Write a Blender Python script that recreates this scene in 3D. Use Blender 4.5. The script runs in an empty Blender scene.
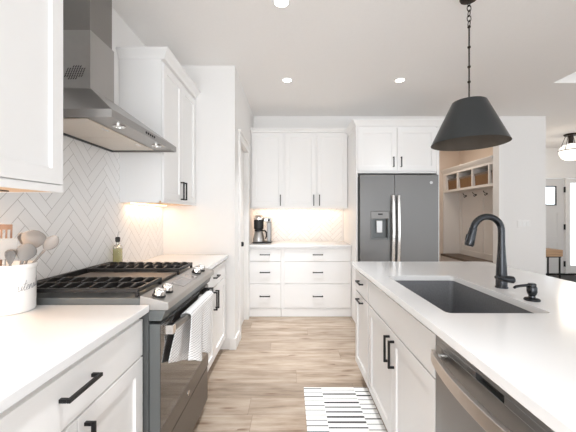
import bpy, bmesh, math, random
from mathutils import Vector, Matrix
random.seed(7)
PI = math.pi
C = bpy.context.scene.collection
sc = bpy.context.scene

# ------------------------------------------------------------------ camera, world, exposure
cam_d = bpy.data.cameras.new('camera'); cam = bpy.data.objects.new('camera', cam_d); C.objects.link(cam)
cam.location = (0, 0, 1.30); cam.rotation_euler = (PI/2, 0, 0)
cam_d.sensor_width = 36; cam_d.lens = 306/576*36
cam_d.shift_x = -2/576; cam_d.shift_y = -1/576
cam_d.clip_start = 0.02
sc.camera = cam
w = bpy.data.worlds.new('world'); sc.world = w; w.use_nodes = True
bg = w.node_tree.nodes['Background']; bg.inputs[0].default_value = (0.90, 0.95, 1.0, 1); bg.inputs[1].default_value = 1.45
sc.view_settings.view_transform = 'Standard'; sc.view_settings.look = 'None'
sc.view_settings.gamma = 1; sc.view_settings.use_curve_mapping = False
sc.cycles.max_bounces = 16; sc.cycles.diffuse_bounces = 12
sc.view_settings.exposure = 0.78

def area(name, loc, size, power, rot=(0, 0, 0), color=(1, 1, 1), sy=None, spread=None):
    l = bpy.data.lights.new(name, 'AREA'); l.energy = power; l.color = color; l.size = size
    if sy: l.shape = 'RECTANGLE'; l.size_y = sy
    if spread: l.spread = spread
    o = bpy.data.objects.new(name, l); o.location = loc; o.rotation_euler = rot; C.objects.link(o); return o

# added fill lamps standing in for window daylight, behind and right of camera
area('fill_light_rear', (-0.2, -2.08, 1.15), 1.95, 50, (PI/2, 0, 0), (.94, .97, 1), 2.0)
area('fill_light_right', (7.24, 0.8, 1.4), 4.5, 12, (PI/2, 0, PI/2), (.94, .97, 1), 2.0)
area('mudroom_fill', (2.5, 5.3, 2.72), .5, 5, (0, 0, 0), (1, .90, .78))  # added fill lamp to brighten the mudroom, without a fixture

# ------------------------------------------------------------------ materials
class NT:
    def __init__(s, name):
        s.m = bpy.data.materials.new(name); s.m.use_nodes = True
        s.t = s.m.node_tree; s.b = s.t.nodes['Principled BSDF']
    def n(s, typ, **kw):
        nd = s.t.nodes.new(typ)
        for k, v in kw.items(): setattr(nd, k, v)
        return nd
    def put(s, sock, v):
        if isinstance(v, bpy.types.NodeSocket): s.t.links.new(v, sock)
        else: sock.default_value = v
    def math(s, op, a, b=None, c=None):
        nd = s.n('ShaderNodeMath', operation=op); s.put(nd.inputs[0], a)
        if b is not None: s.put(nd.inputs[1], b)
        if c is not None: s.put(nd.inputs[2], c)
        return nd.outputs[0]
    def pos(s):
        g = s.n('ShaderNodeNewGeometry'); x = s.n('ShaderNodeSeparateXYZ')
        s.t.links.new(g.outputs['Position'], x.inputs[0]); return x.outputs
    def vec(s, x, y, z=0.0):
        nd = s.n('ShaderNodeCombineXYZ')
        for i, v in enumerate((x, y, z)): s.put(nd.inputs[i], v)
        return nd.outputs[0]
    def noise(s, v=None, scale=5, detail=3, rough=.5):
        nd = s.n('ShaderNodeTexNoise'); nd.inputs['Scale'].default_value = scale
        nd.inputs['Detail'].default_value = detail; nd.inputs['Roughness'].default_value = rough
        if v is not None: s.t.links.new(v, nd.inputs['Vector'])
        return nd.outputs['Fac']
    def white(s, v):
        nd = s.n('ShaderNodeTexWhiteNoise', noise_dimensions='3D'); s.t.links.new(v, nd.inputs['Vector']); return nd.outputs['Value']
    def ramp(s, f, stops):
        nd = s.n('ShaderNodeValToRGB'); e = nd.color_ramp.elements
        while len(e) < len(stops): e.new(.5)
        for el, (p, c) in zip(e, stops): el.position = p; el.color = (*c, 1)
        s.t.links.new(f, nd.inputs[0]); return nd.outputs[0]
    def mix(s, f, a, b):
        nd = s.n('ShaderNodeMix', data_type='RGBA'); s.put(nd.inputs[0], f)
        s.put(nd.inputs[6], a if isinstance(a, bpy.types.NodeSocket) else (*a, 1))
        s.put(nd.inputs[7], b if isinstance(b, bpy.types.NodeSocket) else (*b, 1)); return nd.outputs[2]
    def bump(s, h, strength=.1, dist=.01):
        nd = s.n('ShaderNodeBump'); nd.inputs['Strength'].default_value = strength; nd.inputs['Distance'].default_value = dist
        s.t.links.new(h, nd.inputs['Height']); s.t.links.new(nd.outputs[0], s.b.inputs['Normal'])
    def color(s, v): s.put(s.b.inputs['Base Color'], v)

def simple(name, col, rough=.5, metal=0., var=.03, nscale=6, bump=0., coat=0., stretch=None):
    t = NT(name)
    tc = t.n('ShaderNodeTexCoord')
    v = tc.outputs['Object']
    if stretch:
        mp = t.n('ShaderNodeMapping'); mp.inputs['Scale'].default_value = stretch; t.t.links.new(v, mp.inputs[0]); v = mp.outputs[0]
    f = t.noise(v, nscale, 3)
    a = tuple(max(0, c*(1-var)) for c in col); b = tuple(min(1, c*(1+var)) for c in col)
    t.color(t.mix(f, a, b))
    t.b.inputs['Roughness'].default_value = rough; t.b.inputs['Metallic'].default_value = metal
    if coat: t.b.inputs['Coat Weight'].default_value = coat
    if bump: t.bump(f, bump, .005)
    return t.m

def glass(name, col=(1, 1, 1), rough=0.0, ior=1.45):
    t = NT(name); t.b.inputs['Base Color'].default_value = (*col, 1); t.b.inputs['Transmission Weight'].default_value = 1
    t.b.inputs['Roughness'].default_value = rough; t.b.inputs['IOR'].default_value = ior; return t.m

def emit(name, col, strength):
    t = NT(name); t.b.inputs['Base Color'].default_value = (*col, 1)
    t.b.inputs['Emission Color'].default_value = (*col, 1); t.b.inputs['Emission Strength'].default_value = strength; return t.m

def herringbone(name, horiz):                       # horiz: 0 = along X, 1 = along Y
    t = NT(name); p = t.pos(); h = p[horiz]; z = p[2]; Wt = .056; N = 4.0
    s = .70710678/Wt
    u = t.math('ADD', t.math('MULTIPLY', t.math('ADD', h, z), s), 400.3)
    v = t.math('ADD', t.math('MULTIPLY', t.math('SUBTRACT', z, h), s), 400.1)
    i = t.math('FLOOR', u); j = t.math('FLOOR', v); fu = t.math('FRACT', u); fv = t.math('FRACT', v)
    m = t.math('FLOORED_MODULO', t.math('SUBTRACT', i, j), 2*N)
    isH = t.math('LESS_THAN', m, N-.5)
    def sel(a, b): return t.math('ADD', t.math('MULTIPLY', isH, a), t.math('MULTIPLY', t.math('SUBTRACT', 1.0, isH), b))
    mv = t.math('SUBTRACT', 2*N-1, m)
    al = sel(t.math('ADD', m, fu), t.math('ADD', mv, fv)); ac = sel(fv, fu)
    e = t.math('MINIMUM', t.math('MINIMUM', al, t.math('SUBTRACT', N, al)), t.math('MINIMUM', ac, t.math('SUBTRACT', 1.0, ac)))
    g = t.n('ShaderNodeMapRange', interpolation_type='SMOOTHSTEP')
    t.put(g.inputs[0], e); g.inputs[1].default_value = .012; g.inputs[2].default_value = .036
    g = g.outputs[0]
    rnd = t.white(t.vec(sel(t.math('SUBTRACT', i, m), i), sel(j, t.math('SUBTRACT', j, mv)), isH))
    tile = t.mix(rnd, (.84, .832, .822), (.88, .874, .866))
    t.color(t.mix(g, (.46, .445, .43), tile))
    t.put(t.b.inputs['Roughness'], t.math('SUBTRACT', .8, t.math('MULTIPLY', g, .55)))
    t.bump(g, .35, .002); return t.m

def planks(name):
    t = NT(name); p = t.pos(); PW = .19; PL = 1.45
    yy = t.math('DIVIDE', t.math('ADD', p[1], 20.05), PW); row = t.math('FLOOR', yy); fy = t.math('FRACT', yy)
    off = t.math('MULTIPLY', t.white(t.vec(row, 3.3, 1.1)), PL)
    xx = t.math('DIVIDE', t.math('ADD', t.math('ADD', p[0], 20.0), off), PL); col = t.math('FLOOR', xx); fx = t.math('FRACT', xx)
    r1 = t.white(t.vec(row, col, 5.0)); r2 = t.white(t.vec(col, row, 9.0))
    gx = t.math('ADD', t.math('MULTIPLY', p[0], 1.6), t.math('MULTIPLY', r1, 37.0)); gy = t.math('ADD', t.math('MULTIPLY', p[1], 11.0), t.math('MULTIPLY', r2, 23.0))
    gr = t.noise(t.vec(gx, gy), 1.6, 6, .62)
    fine = t.noise(t.vec(t.math('MULTIPLY', gx, 2.0), t.math('MULTIPLY', gy, 6.0)), 2.5, 3, .6)
    base = t.ramp(gr, [(.25, (.17, .12, .082)), (.42, (.31, .24, .18)), (.56, (.40, .325, .258)), (.78, (.50, .43, .36))])
    tone = t.mix(r1, (.80, .78, .76), (1.14, 1.13, 1.12))
    mm = t.n('ShaderNodeMix', data_type='RGBA', blend_type='MULTIPLY'); mm.inputs[0].default_value = 1
    t.put(mm.inputs[6], base); t.put(mm.inputs[7], tone); c = mm.outputs[2]
    c = t.mix(t.math('MULTIPLY', t.math('SUBTRACT', fine, .5), .5), c, (.25, .16, .1))
    vo = t.n('ShaderNodeTexVoronoi', voronoi_dimensions='2D'); vo.inputs['Scale'].default_value = 1.0
    t.put(vo.inputs['Vector'], t.vec(t.math('MULTIPLY', gx, 1.3), t.math('MULTIPLY', gy, .8)))
    kn = t.n('ShaderNodeMapRange'); t.put(kn.inputs[0], vo.outputs['Distance']); kn.inputs[1].default_value = .03; kn.inputs[2].default_value = .16
    kn.inputs[3].default_value = .85; kn.inputs[4].default_value = 0
    msk = t.math('GREATER_THAN', t.noise(t.vec(t.math('MULTIPLY', gx, .9), t.math('MULTIPLY', gy, .5)), 1.3, 2), .5)
    c = t.mix(t.math('MULTIPLY', kn.outputs[0], msk), c, (.17, .10, .06))
    e = t.math('MINIMUM', t.math('MULTIPLY', t.math('MINIMUM', fy, t.math('SUBTRACT', 1.0, fy)), PW), t.math('MULTIPLY', t.math('MINIMUM', fx, t.math('SUBTRACT', 1.0, fx)), PL))
    gap = t.math('LESS_THAN', e, .0016)
    c = t.mix(t.math('MULTIPLY', gap, .6), c, (.16, .10, .07))
    t.color(c); t.b.inputs['Roughness'].default_value = .42
    t.bump(gr, .08, .003); return t.m

def rug_mat(name):
    t = NT(name); p = t.pos()
    x = p[0]; y = p[1]
    c1 = t.math('GREATER_THAN', x, .235); c2 = t.math('GREATER_THAN', x, .475); colm = t.math('ADD', c1, c2)
    yy = t.math('ADD', t.math('DIVIDE', y, .050), t.math('MULTIPLY', colm, .37))
    row = t.math('FLOOR', yy); fr = t.math('FRACT', yy)
    rn = t.white(t.vec(row, colm, 2.0)); th = t.math('ADD', .09, t.math('MULTIPLY', t.math('POWER', rn, 2.0), .26))
    ln = t.math('LESS_THAN', t.math('ABSOLUTE', t.math('SUBTRACT', fr, .5)), t.math('MULTIPLY', th, .5))
    rn2 = t.white(t.vec(row, colm, 7.0))
    dark = t.mix(t.math('POWER', rn2, 2.5), (.012, .012, .013), (.30, .29, .29))
    wv = t.noise(t.vec(t.math('MULTIPLY', x, 60.0), t.math('MULTIPLY', y, 60.0)), 5, 2)
    t.color(t.mix(ln, t.mix(wv, (.84, .835, .82), (.90, .895, .88)), dark)); t.b.inputs['Roughness'].default_value = .95
    t.bump(wv, .4, .003); return t.m

def towel_mat(name):
    t = NT(name); tc = t.n('ShaderNodeTexCoord'); sp = t.n('ShaderNodeSeparateXYZ'); t.t.links.new(tc.outputs['Object'], sp.inputs[0])
    wv = t.math('MULTIPLY', t.math('SINE', t.math('MULTIPLY', sp.outputs[1], 420.0)), .0018)
    fr = t.math('FRACT', t.math('DIVIDE', t.math('ADD', sp.outputs[2], wv), .0125))
    ln = t.math('LESS_THAN', fr, .2)
    t.color(t.mix(ln, (.86, .855, .85), (.38, .38, .39))); t.b.inputs['Roughness'].default_value = .95
    t.bump(fr, .3, .002); return t.m

def wood_mat(name, a, b, axis=(1, 12, 12), rough=.5):
    t = NT(name); tc = t.n('ShaderNodeTexCoord'); mp = t.n('ShaderNodeMapping'); mp.inputs['Scale'].default_value = axis
    t.t.links.new(tc.outputs['Object'], mp.inputs[0]); f = t.noise(mp.outputs[0], 3, 6, .6)
    t.color(t.ramp(f, [(.3, a), (.7, b)])); t.b.inputs['Roughness'].default_value = rough; return t.m

def wicker_mat(name):
    t = NT(name); p = t.pos()
    a = t.math('SINE', t.math('MULTIPLY', p[1], 190.0)); b = t.math('SINE', t.math('MULTIPLY', p[2], 260.0))
    f = t.math('ADD', t.math('MULTIPLY', t.math('MULTIPLY', a, b), .5), .5)
    t.color(t.mix(f, (.07, .035, .016), (.29, .155, .065))); t.b.inputs['Roughness'].default_value = .8
    t.bump(f, .6, .006); return t.m

M = {}
M['cab'] = simple('white_cabinet_paint', (.86, .856, .85), .38, var=.01)
M['gcab'] = simple('pale_greige_cabinet_paint', (.66, .65, .64), .4, var=.01)
M['wall'] = simple('white_wall_paint', (.80, .79, .778), .85, var=.012, nscale=40, bump=.05)
M['tan'] = simple('tan_wall', (.62, .52, .44), .85, var=.02, nscale=40)  # even tan tone on the mudroom end and right walls
M['ceil'] = simple('ceiling_paint', (.87, .86, .85), .95, var=.02, nscale=60, bump=.15)
M['trim'] = simple('white_trim_paint', (.81, .80, .785), .4, var=.01)
M['quartz'] = simple('white_quartz', (.77, .77, .77), .16, var=.012, nscale=3)
M['tileL'] = herringbone('herringbone_tile_left', 1)
M['tileB'] = herringbone('herringbone_tile_back', 0)
M['floor'] = planks('oak_planks')
M['black'] = simple('matte_black_metal', (.02, .02, .021), .38, .6, var=.1)
M['blacksoft'] = simple('black_plastic', (.018, .018, .018), .5, 0, var=.1)
M['iron'] = simple('cast_iron', (.028, .027, .027), .42, .3, var=.2, nscale=80, bump=.2)
M['steel'] = simple('brushed_steel', (.50, .49, .48), .32, 1, var=.04, nscale=30, stretch=(1, 1, 30))
M['steelw'] = simple('warm_brushed_steel', (.47, .45, .43), .36, 1, var=.05, nscale=30, stretch=(30, 1, 1))
M['steelh'] = simple('hood_steel', (.40, .39, .38), .36, 1, var=.05, nscale=30, stretch=(1, 30, 1))
M['hoodtop'] = simple('inner_chimney_steel', (.27, .26, .25), .38, 1, var=.05, nscale=30, stretch=(1, 1, 30))
M['filter'] = simple('hood_filter_mesh', (.70, .64, .57), .45, .6, var=.1, nscale=300)
M['handlesteel'] = simple('polished_handle_steel', (.66, .62, .59), .3, 1, var=.03)
M['slate'] = simple('slate_appliance_steel', (.20, .19, .18), .33, 1, var=.05, nscale=30, stretch=(30, 1, 1))
M['dwsteel'] = simple('dishwasher_steel', (.33, .33, .33), .36, 1, var=.04, nscale=30, stretch=(1, 1, 30))
M['fridge'] = simple('slate_steel', (.20, .195, .19), .42, 1, var=.03, nscale=30, stretch=(1, 1, 30))
M['chrome'] = simple('chrome', (.82, .80, .78), .12, 1, var=.01)
M['dgrey'] = simple('dark_grey_side', (.10, .105, .105), .45, .3, var=.03)
M['mgrey'] = simple('mid_grey_enamel', (.15, .16, .16), .4, .5, var=.03)
M['ovenglass'] = simple('oven_glass', (.035, .032, .03), .05, 0, var=.02, coat=.6); M['ovenglass'].node_tree.nodes['Principled BSDF'].inputs['IOR'].default_value = 1.6
M['sink'] = simple('granite_composite', (.15, .153, .162), .45, 0, var=.25, nscale=120, bump=.1)
M['gun'] = simple('gunmetal', (.045, .047, .051), .26, .85, var=.05)
M['shade'] = simple('pendant_metal', (.062, .067, .070), .36, .75, var=.05)
M['shadein'] = simple('pendant_inner', (.10, .085, .07), .55, .3, var=.05)
M['bronze'] = simple('dark_bronze', (.035, .027, .022), .45, .6, var=.1)
M['ceramic'] = simple('white_ceramic', (.85, .85, .84), .18, var=.01)
M['ink'] = simple('grey_ink', (.24, .24, .25), .6, var=.1)
M['greysil'] = simple('grey_silicone', (.19, .185, .18), .5, var=.08)
M['lightsil'] = simple('pale_grey_nylon', (.40, .39, .375), .45, var=.05)
M['taupe'] = simple('taupe_nylon', (.30, .275, .255), .45, var=.05)
M['spoonwood'] = wood_mat('spatula_wood', (.20, .11, .065), (.33, .20, .13), (12, 12, 1))
M['oil'] = glass('olive_oil', (.80, .78, .40)); M['glass'] = glass('clear_glass', (.96, .97, .93))
M['pane'] = glass('window_pane', (.97, .99, 1), ior=1.01)
M['rug'] = rug_mat('striped_rug'); M['towel'] = towel_mat('waffle_towel')
M['woodunder'] = wood_mat('maple_underside', (.62, .42, .25), (.74, .54, .35), (12, 1, 12))
M['darkwood'] = wood_mat('dark_bench_wood', (.10, .075, .06), (.18, .135, .105), (12, 1, 12))
M['benchwood'] = wood_mat('console_wood', (.36, .22, .12), (.52, .34, .20), (1, 12, 12))
M['wicker'] = wicker_mat('wicker')
M['lampglow'] = emit('lamp_glow', (1, .95, .88), 5); M['warmglow'] = emit('warm_strip', (1, .72, .45), 3)
M['globe'] = emit('milk_glass_lit', (1, .95, .88), .55)
M['shadow'] = simple('dark_gap', (.03, .03, .03), .8)
M['locker'] = simple('locker_paint', (.70, .66, .625), .45, var=.01)
M['door'] = simple('entry_door_paint', (.66, .655, .65), .45, var=.01)
M['mat'] = simple('door_mat', (.05, .05, .05), .9, var=.2)

# ------------------------------------------------------------------ mesh helpers
class MB:
    def __init__(s, T=None): s.bm = bmesh.new(); s.T = T
    def _v(s, p):
        return s.bm.verts.new(s.T(*p) if s.T else p)
    def box(s, x0, y0, z0, x1, y1, z1):
        vs = [s._v(p) for p in ((x0, y0, z0), (x1, y0, z0), (x1, y1, z0), (x0, y1, z0), (x0, y0, z1), (x1, y0, z1), (x1, y1, z1), (x0, y1, z1))]
        for f in ((0, 3, 2, 1), (4, 5, 6, 7), (0, 1, 5, 4), (1, 2, 6, 5), (2, 3, 7, 6), (3, 0, 4, 7)): s.bm.faces.new([vs[i] for i in f])
        return s
    def loft(s, rings, cap=True, closed=True):
        R = [[s._v(p) for p in r] for r in rings]; n = len(R[0])
        for a, b in zip(R, R[1:]):
            for i in range(n if closed else n-1):
                j = (i+1) % n; s.bm.faces.new([a[i], a[j], b[j], b[i]])
        if cap and closed: s.bm.faces.new(R[0][::-1]); s.bm.faces.new(R[-1])
        return s
    def lathe(s, prof, c=(0, 0, 0), n=28, axis='z', cap=True):
        rings = []
        for r, h in prof:
            ring = []
            for k in range(n):
                a = 2*PI*k/n; u, v = max(r, 1e-4)*math.cos(a), max(r, 1e-4)*math.sin(a)
                q = {'z': (u, v, h), 'x': (h, u, v), 'y': (v, h, u)}[axis]
                ring.append((c[0]+q[0], c[1]+q[1], c[2]+q[2]))
            rings.append(ring)
        return s.loft(rings, cap)
    def tube(s, pts, rad, n=10, cap=True, flat=None):
        pts = [Vector(p) for p in pts]; m = len(pts)
        rad = rad if isinstance(rad, (list, tuple)) else [rad]*m
        tang = [(pts[min(i+1, m-1)]-pts[max(i-1, 0)]).normalized() for i in range(m)]
        up = Vector((0, 0, 1)) if abs(tang[0].z) < .9 else Vector((1, 0, 0))
        nrm = (up-tang[0]*up.dot(tang[0])).normalized(); rings = []
        for i in range(m):
            nrm = (nrm-tang[i]*nrm.dot(tang[i])).normalized(); bi = tang[i].cross(nrm)
            fx = flat[i] if flat else 1
            rings.append([tuple(pts[i]+(nrm*math.cos(2*PI*k/n)*fx+bi*math.sin(2*PI*k/n))*rad[i]) for k in range(n)])
        return s.loft(rings, cap)
    def torus(s, c, R, r, axis='z', n=24, m=8, stretch=(1, 1)):
        rings = []
        for i in range(n):
            a = 2*PI*i/n; ring = []
            for j in range(m):
                b = 2*PI*j/m; d = R+r*math.cos(b); u, v, h = d*math.cos(a)*stretch[0], d*math.sin(a)*stretch[1], r*math.sin(b)
                q = {'z': (u, v, h), 'x': (h, u, v), 'y': (u, h, v)}[axis]
                ring.append((c[0]+q[0], c[1]+q[1], c[2]+q[2]))
            rings.append(ring)
        rings.append(rings[0])
        s.loft(rings, False); bmesh.ops.remove_doubles(s.bm, verts=s.bm.verts[:], dist=1e-6); return s
    def prism(s, prof, a0, a1, axis='y'):
        def P(u, v, a): return {'y': (u, a, v), 'x': (a, u, v), 'z': (u, v, a)}[axis]
        return s.loft([[P(u, v, a0) for u, v in prof], [P(u, v, a1) for u, v in prof]])
    def ob(s, name, mat, parent=None, bevel=0, smooth=False, seg=2):
        bm = s.bm; bmesh.ops.recalc_face_normals(bm, faces=bm.faces[:])
        org = Vector((0, 0, 0)); q = parent
        while q is not None: org = org+q.location; q = q.parent
        if org.length: bmesh.ops.translate(bm, verts=bm.verts[:], vec=-org)
        me = bpy.data.meshes.new(name); 
        if smooth:
            for f in bm.faces: f.smooth = True
        bm.to_mesh(me); bm.free()
        me.materials.append(mat if not isinstance(mat, str) else M[mat])
        o = bpy.data.objects.new(name, me); C.objects.link(o)
        if parent is not None: o.parent = parent
        if smooth and smooth != 'full': me.set_sharp_from_angle(angle=math.radians(38))
        if bevel:
            b = o.modifiers.new('bevel', 'BEVEL'); b.width = bevel; b.segments = seg; b.limit_method = 'ANGLE'; b.angle_limit = math.radians(40); b.harden_normals = False
        return o

def thing(name, label, cat, loc=(0, 0, 0), group=None):
    o = bpy.data.objects.new(name, None); C.objects.link(o); o.location = loc; o.empty_display_size = .1
    o['label'] = label; o['category'] = cat
    if group: o['group'] = group
    return o
def tag(o, label, cat, group=None):
    o['label'] = label; o['category'] = cat
    if group: o['group'] = group
    return o
def struct(o): o['kind'] = 'structure'; return o

# ------------------------------------------------------------------ room shell
H = 2.745; W = 1.235; YB = 4.48; XS = -.533; YS = 2.96
struct(MB().box(-1.40, -4, -.06, 7.4, 7.2, 0).ob('floor', 'floor'))
TX, TY = 2.88, 3.35
cb = MB(); z0, z1 = H, H+.10
cb.box(-1.40, -4, z0, TX, 7.2, z1); cb.box(TX, TY, z0, 7.4, 7.2, z1); cb.box(6.8, -4, z0, 7.4, TY, z1); cb.box(TX, -4, z0, 6.8, -1.5, z1)
struct(cb.ob('ceiling', 'ceil'))
tr = MB(); tr.box(TX-.02, -1.52, H+.1, TX, TY+.02, H+.30); tr.box(TX, TY, H+.1, 6.8, TY+.02, H+.30); tr.box(6.8, -1.52, H+.1, 6.82, TY+.02, H+.30); tr.box(TX, -1.52, H+.1, 6.8, -1.5, H+.3)
tr.box(TX-.02, -1.52, H+.3, 6.82, TY+.02, H+.36)
struct(tr.ob('ceiling_tray', 'ceil'))
struct(MB().box(-W-.12, -4, 0, -W, YB+.12, H).ob('wall_left', 'wall'))
# stub wall and pantry side wall with door opening
D0, D1, DH = 3.235, 3.80, 2.075
sb = MB(); sb.box(-W, YS, 0, XS, D0, H); sb.box(-W, D1, 0, XS, YB, H); sb.box(-W, D0, DH, XS, D1, H); sb.box(-W, D0, 0, XS-.12, D1, DH)
struct(sb.ob('wall_pantry', 'wall'))
bw = MB(); bw.box(-W, YB, 0, 1.80, YB+.12, H); bw.box(1.80, YB, 2.36, 3.05, YB+.12, H); bw.box(3.05, YB, 0, 3.745, YB+.12, H)
struct(bw.ob('wall_back', 'wall'))
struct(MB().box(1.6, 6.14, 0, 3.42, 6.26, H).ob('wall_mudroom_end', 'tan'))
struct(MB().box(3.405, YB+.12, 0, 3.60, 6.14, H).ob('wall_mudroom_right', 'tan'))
struct(MB().box(1.68, YB+.12, 0, 1.80, 6.14, H).ob('wall_mudroom_left', 'wall'))
struct(MB().box(3.60, YB+.12, 0, 3.72, 6.63, H).ob('wall_hall_left', 'wall'))
# entry wall with door and glazed opening
ew = MB(); ew.box(3.72, 6.63, 0, 5.02, 6.77, H); ew.box(5.02, 6.63, 2.10, 5.97, 6.77, H); ew.box(5.97, 6.63, 0, 6.02, 6.77, H)
ew.box(6.02, 6.63, 2.10, 6.92, 6.77, H); ew.box(6.92, 6.63, 0, 7.4, 6.77, H)
struct(ew.ob('wall_entry', 'wall'))
m = MB(); m.box(7.28, 3.05, 0, 7.4, 6.63, H); m.box(7.28, -1.45, 0, 7.4, 3.05, .40); m.box(7.28, -1.45, 2.40, 7.4, 3.05, H); m.box(7.28, -4, 0, 7.4, -1.45, H)
struct(m.ob('wall_right', 'wall'))
# unseen rear wall and window, added to house the rear fill lamp; the great room opens beyond it on the right
m = MB(); m.box(-W, -2.22, 0, 1.0, -2.10, .15); m.box(-W, -2.22, 2.15, 1.0, -2.10, H); m.box(.80, -2.22, .15, 1.0, -2.10, 2.15)
struct(m.ob('wall_rear_added', 'wall'))
def window(name, axis, c, a0, a1, z0, z1, n):
    m = MB(); t = .035
    def b(u0, u1, p, q, d=.03):
        if axis == 'x': m.box(u0, c-d, p, u1, c+d, q)
        else: m.box(c-d, u0, p, c+d, u1, q)
    b(a0, a0+t, z0, z1); b(a1-t, a1, z0, z1); b(a0+t, a1-t, z0, z0+t); b(a0+t, a1-t, z1-t, z1)
    for k in range(1, n): u = a0+(a1-a0)*k/n; b(u-t/2, u+t/2, z0+t, z1-t, .025)
    f = struct(m.ob(name, 'trim')); m = MB(); b(a0+t, a1-t, z0+t, z1-t, .003); m.ob('window_pane', 'pane', f)
window('added_window_1', 'x', -2.16, -W+.002, .798, .152, 2.148, 2)  # added window in the rear wall, built around its fill lamp
window('added_window_2', 'y', 7.34, -1.448, 3.048, .402, 2.398, 4)  # unseen window added around the right fill lamp
# tile backsplashes
struct(MB().box(-W, .30, .921, -W+.008, YS, 1.388).box(-W, 1.232, 1.388, -W+.008, 2.208, 1.80).ob('wall_left_backsplash', 'tileL'))
struct(MB().box(XS, YB-.008, .921, .76, YB, 1.40).ob('wall_back_backsplash', 'tileB'))
# pantry door
dr = struct(MB().box(XS-.075, D0+.004, .006, XS-.035, D1-.004, DH-.004).ob('door_1', 'trim', bevel=.002))
pn = MB()
for za, zb in ((.22, .95), (1.10, 1.92)):
    pn.box(XS-.035, D0+.10, za, XS-.031, D0+.115, zb); pn.box(XS-.035, D1-.115, za, XS-.031, D1-.10, zb)
    pn.box(XS-.035, D0+.115, za, XS-.031, D1-.115, za+.015); pn.box(XS-.035, D0+.115, zb-.015, XS-.031, D1-.115, zb)
pn.ob('door_panel', 'trim', dr)
MB().lathe([(.026, -.034), (.026, -.028), (.010, -.026), (.010, .0), (.024, .006), (.027, .018), (.022, .03), (.004, .034)], (XS, D0+.075, .985), 16, 'x').ob('door_knob', 'black', dr, smooth=True)
cs = MB(); CW = .085; cs.box(XS, D0-CW, 0, XS+.018, D0, DH); cs.box(XS, D1, 0, XS+.018, D1+CW, DH)
cs.box(XS, D0-CW-.01, DH, XS+.022, D1+CW+.01, DH+.085); cs.box(XS, D0-CW-.02, DH+.085, XS+.032, D1+CW+.02, DH+.105)
cs.box(XS-.12, D0-.001, 0, XS, D0+.003, DH); cs.box(XS-.12, D1-.003, 0, XS, D1+.001, DH)
struct(cs.ob('trim_1', 'trim', bevel=.002))
bb = MB(); bb.box(-.585, YS-.014, 0, XS+.014, YS, .11); bb.box(XS, YS, 0, XS+.014, D0-CW, .11)
struct(bb.ob('baseboard_pantry', 'trim', bevel=.003))
struct(MB().box(3.042, YB-.014, 0, 3.752, YB, .11).ob('baseboard_back', 'trim', bevel=.003))
struct(MB().box(3.72, 6.616, 0, 4.94, 6.63, .11).ob('baseboard_entry', 'trim', bevel=.003))
# entry door with small light
ed = MB(); X0, X1 = 5.03, 5.96; wx0, wx1, wz0, wz1 = 5.28, 5.79, 1.51, 1.93
ed.box(X0, 6.66, .01, wx0, 6.70, 2.09); ed.box(wx1, 6.66, .01, X1, 6.70, 2.09); ed.box(wx0, 6.66, .01, wx1, 6.70, wz0); ed.box(wx0, 6.66, wz1, wx1, 6.70, 2.09)
ed = struct(ed.ob('door_2', 'door'))
fr = MB(); fr.box(wx0, 6.645, wz0, wx0+.02, 6.66, wz1); fr.box(wx1-.02, 6.645, wz0, wx1, 6.66, wz1); fr.box(wx0, 6.645, wz0, wx1, 6.66, wz0+.02); fr.box(wx0, 6.645, wz1-.02, wx1, 6.66, wz1)
fr.ob('window_frame', 'blacksoft', ed)
MB().box(wx0, 6.675, wz0, wx1, 6.68, wz1).ob('window_pane', 'pane', ed)
pf = MB()
for xa, xb in ((5.16, 5.44), (5.54, 5.83)):
    for za, zb in ((.2, .72), (.82, 1.36)):
        pf.box(xa, 6.653, za, xa+.02, 6.66, zb); pf.box(xb-.02, 6.653, za, xb, 6.66, zb); pf.box(xa+.02, 6.653, za, xb-.02, 6.66, za+.02); pf.box(xa+.02, 6.653, zb-.02, xb-.02, 6.66, zb)
pf.ob('door_panel', 'door', ed)
for z in (.24, 1.04, 1.85): MB().lathe([(.018, -.06), (.018, .06)], (5.965, 6.644, z), 10).ob('hinge', 'black', ed)
# glazed storm door beside it
gd = MB(); gd.box(6.03, 6.66, .01, 6.10, 6.70, 2.09); gd.box(6.84, 6.66, .01, 6.91, 6.70, 2.09); gd.box(6.10, 6.66, .01, 6.84, 6.70, .20); gd.box(6.10, 6.66, 2.0, 6.84, 6.70, 2.09)
gd = struct(gd.ob('door_3', 'trim')); MB().box(6.10, 6.675, .20, 6.84, 6.68, 2.0).ob('window_pane', 'pane', gd)
et = MB(); et.box(4.94, 6.612, 0, 5.02, 6.63, 2.10); et.box(5.972, 6.622, 0, 6.018, 6.63, 2.10); et.box(6.92, 6.612, 0, 7.0, 6.63, 2.10); et.box(4.92, 6.606, 2.10, 7.02, 6.63, 2.19)
struct(et.ob('trim_2', 'trim'))
struct(MB().box(5.02, 6.60, 0.001, 6.92, 6.66, .035).ob('trim_3', 'black'))
struct(MB().box(3.05, YB-.016, .11, 3.115, YB, 2.36).ob('trim_4', 'trim'))

# ------------------------------------------------------------------ cabinets
def F_left(face, y0): return lambda u, w, z: (face+w, y0+u, z)
def F_back(x0, face): return lambda u, w, z: (x0+u, face-w, z)
def F_isl(face, y0): return lambda u, w, z: (face-w, y0+u, z)

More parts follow.
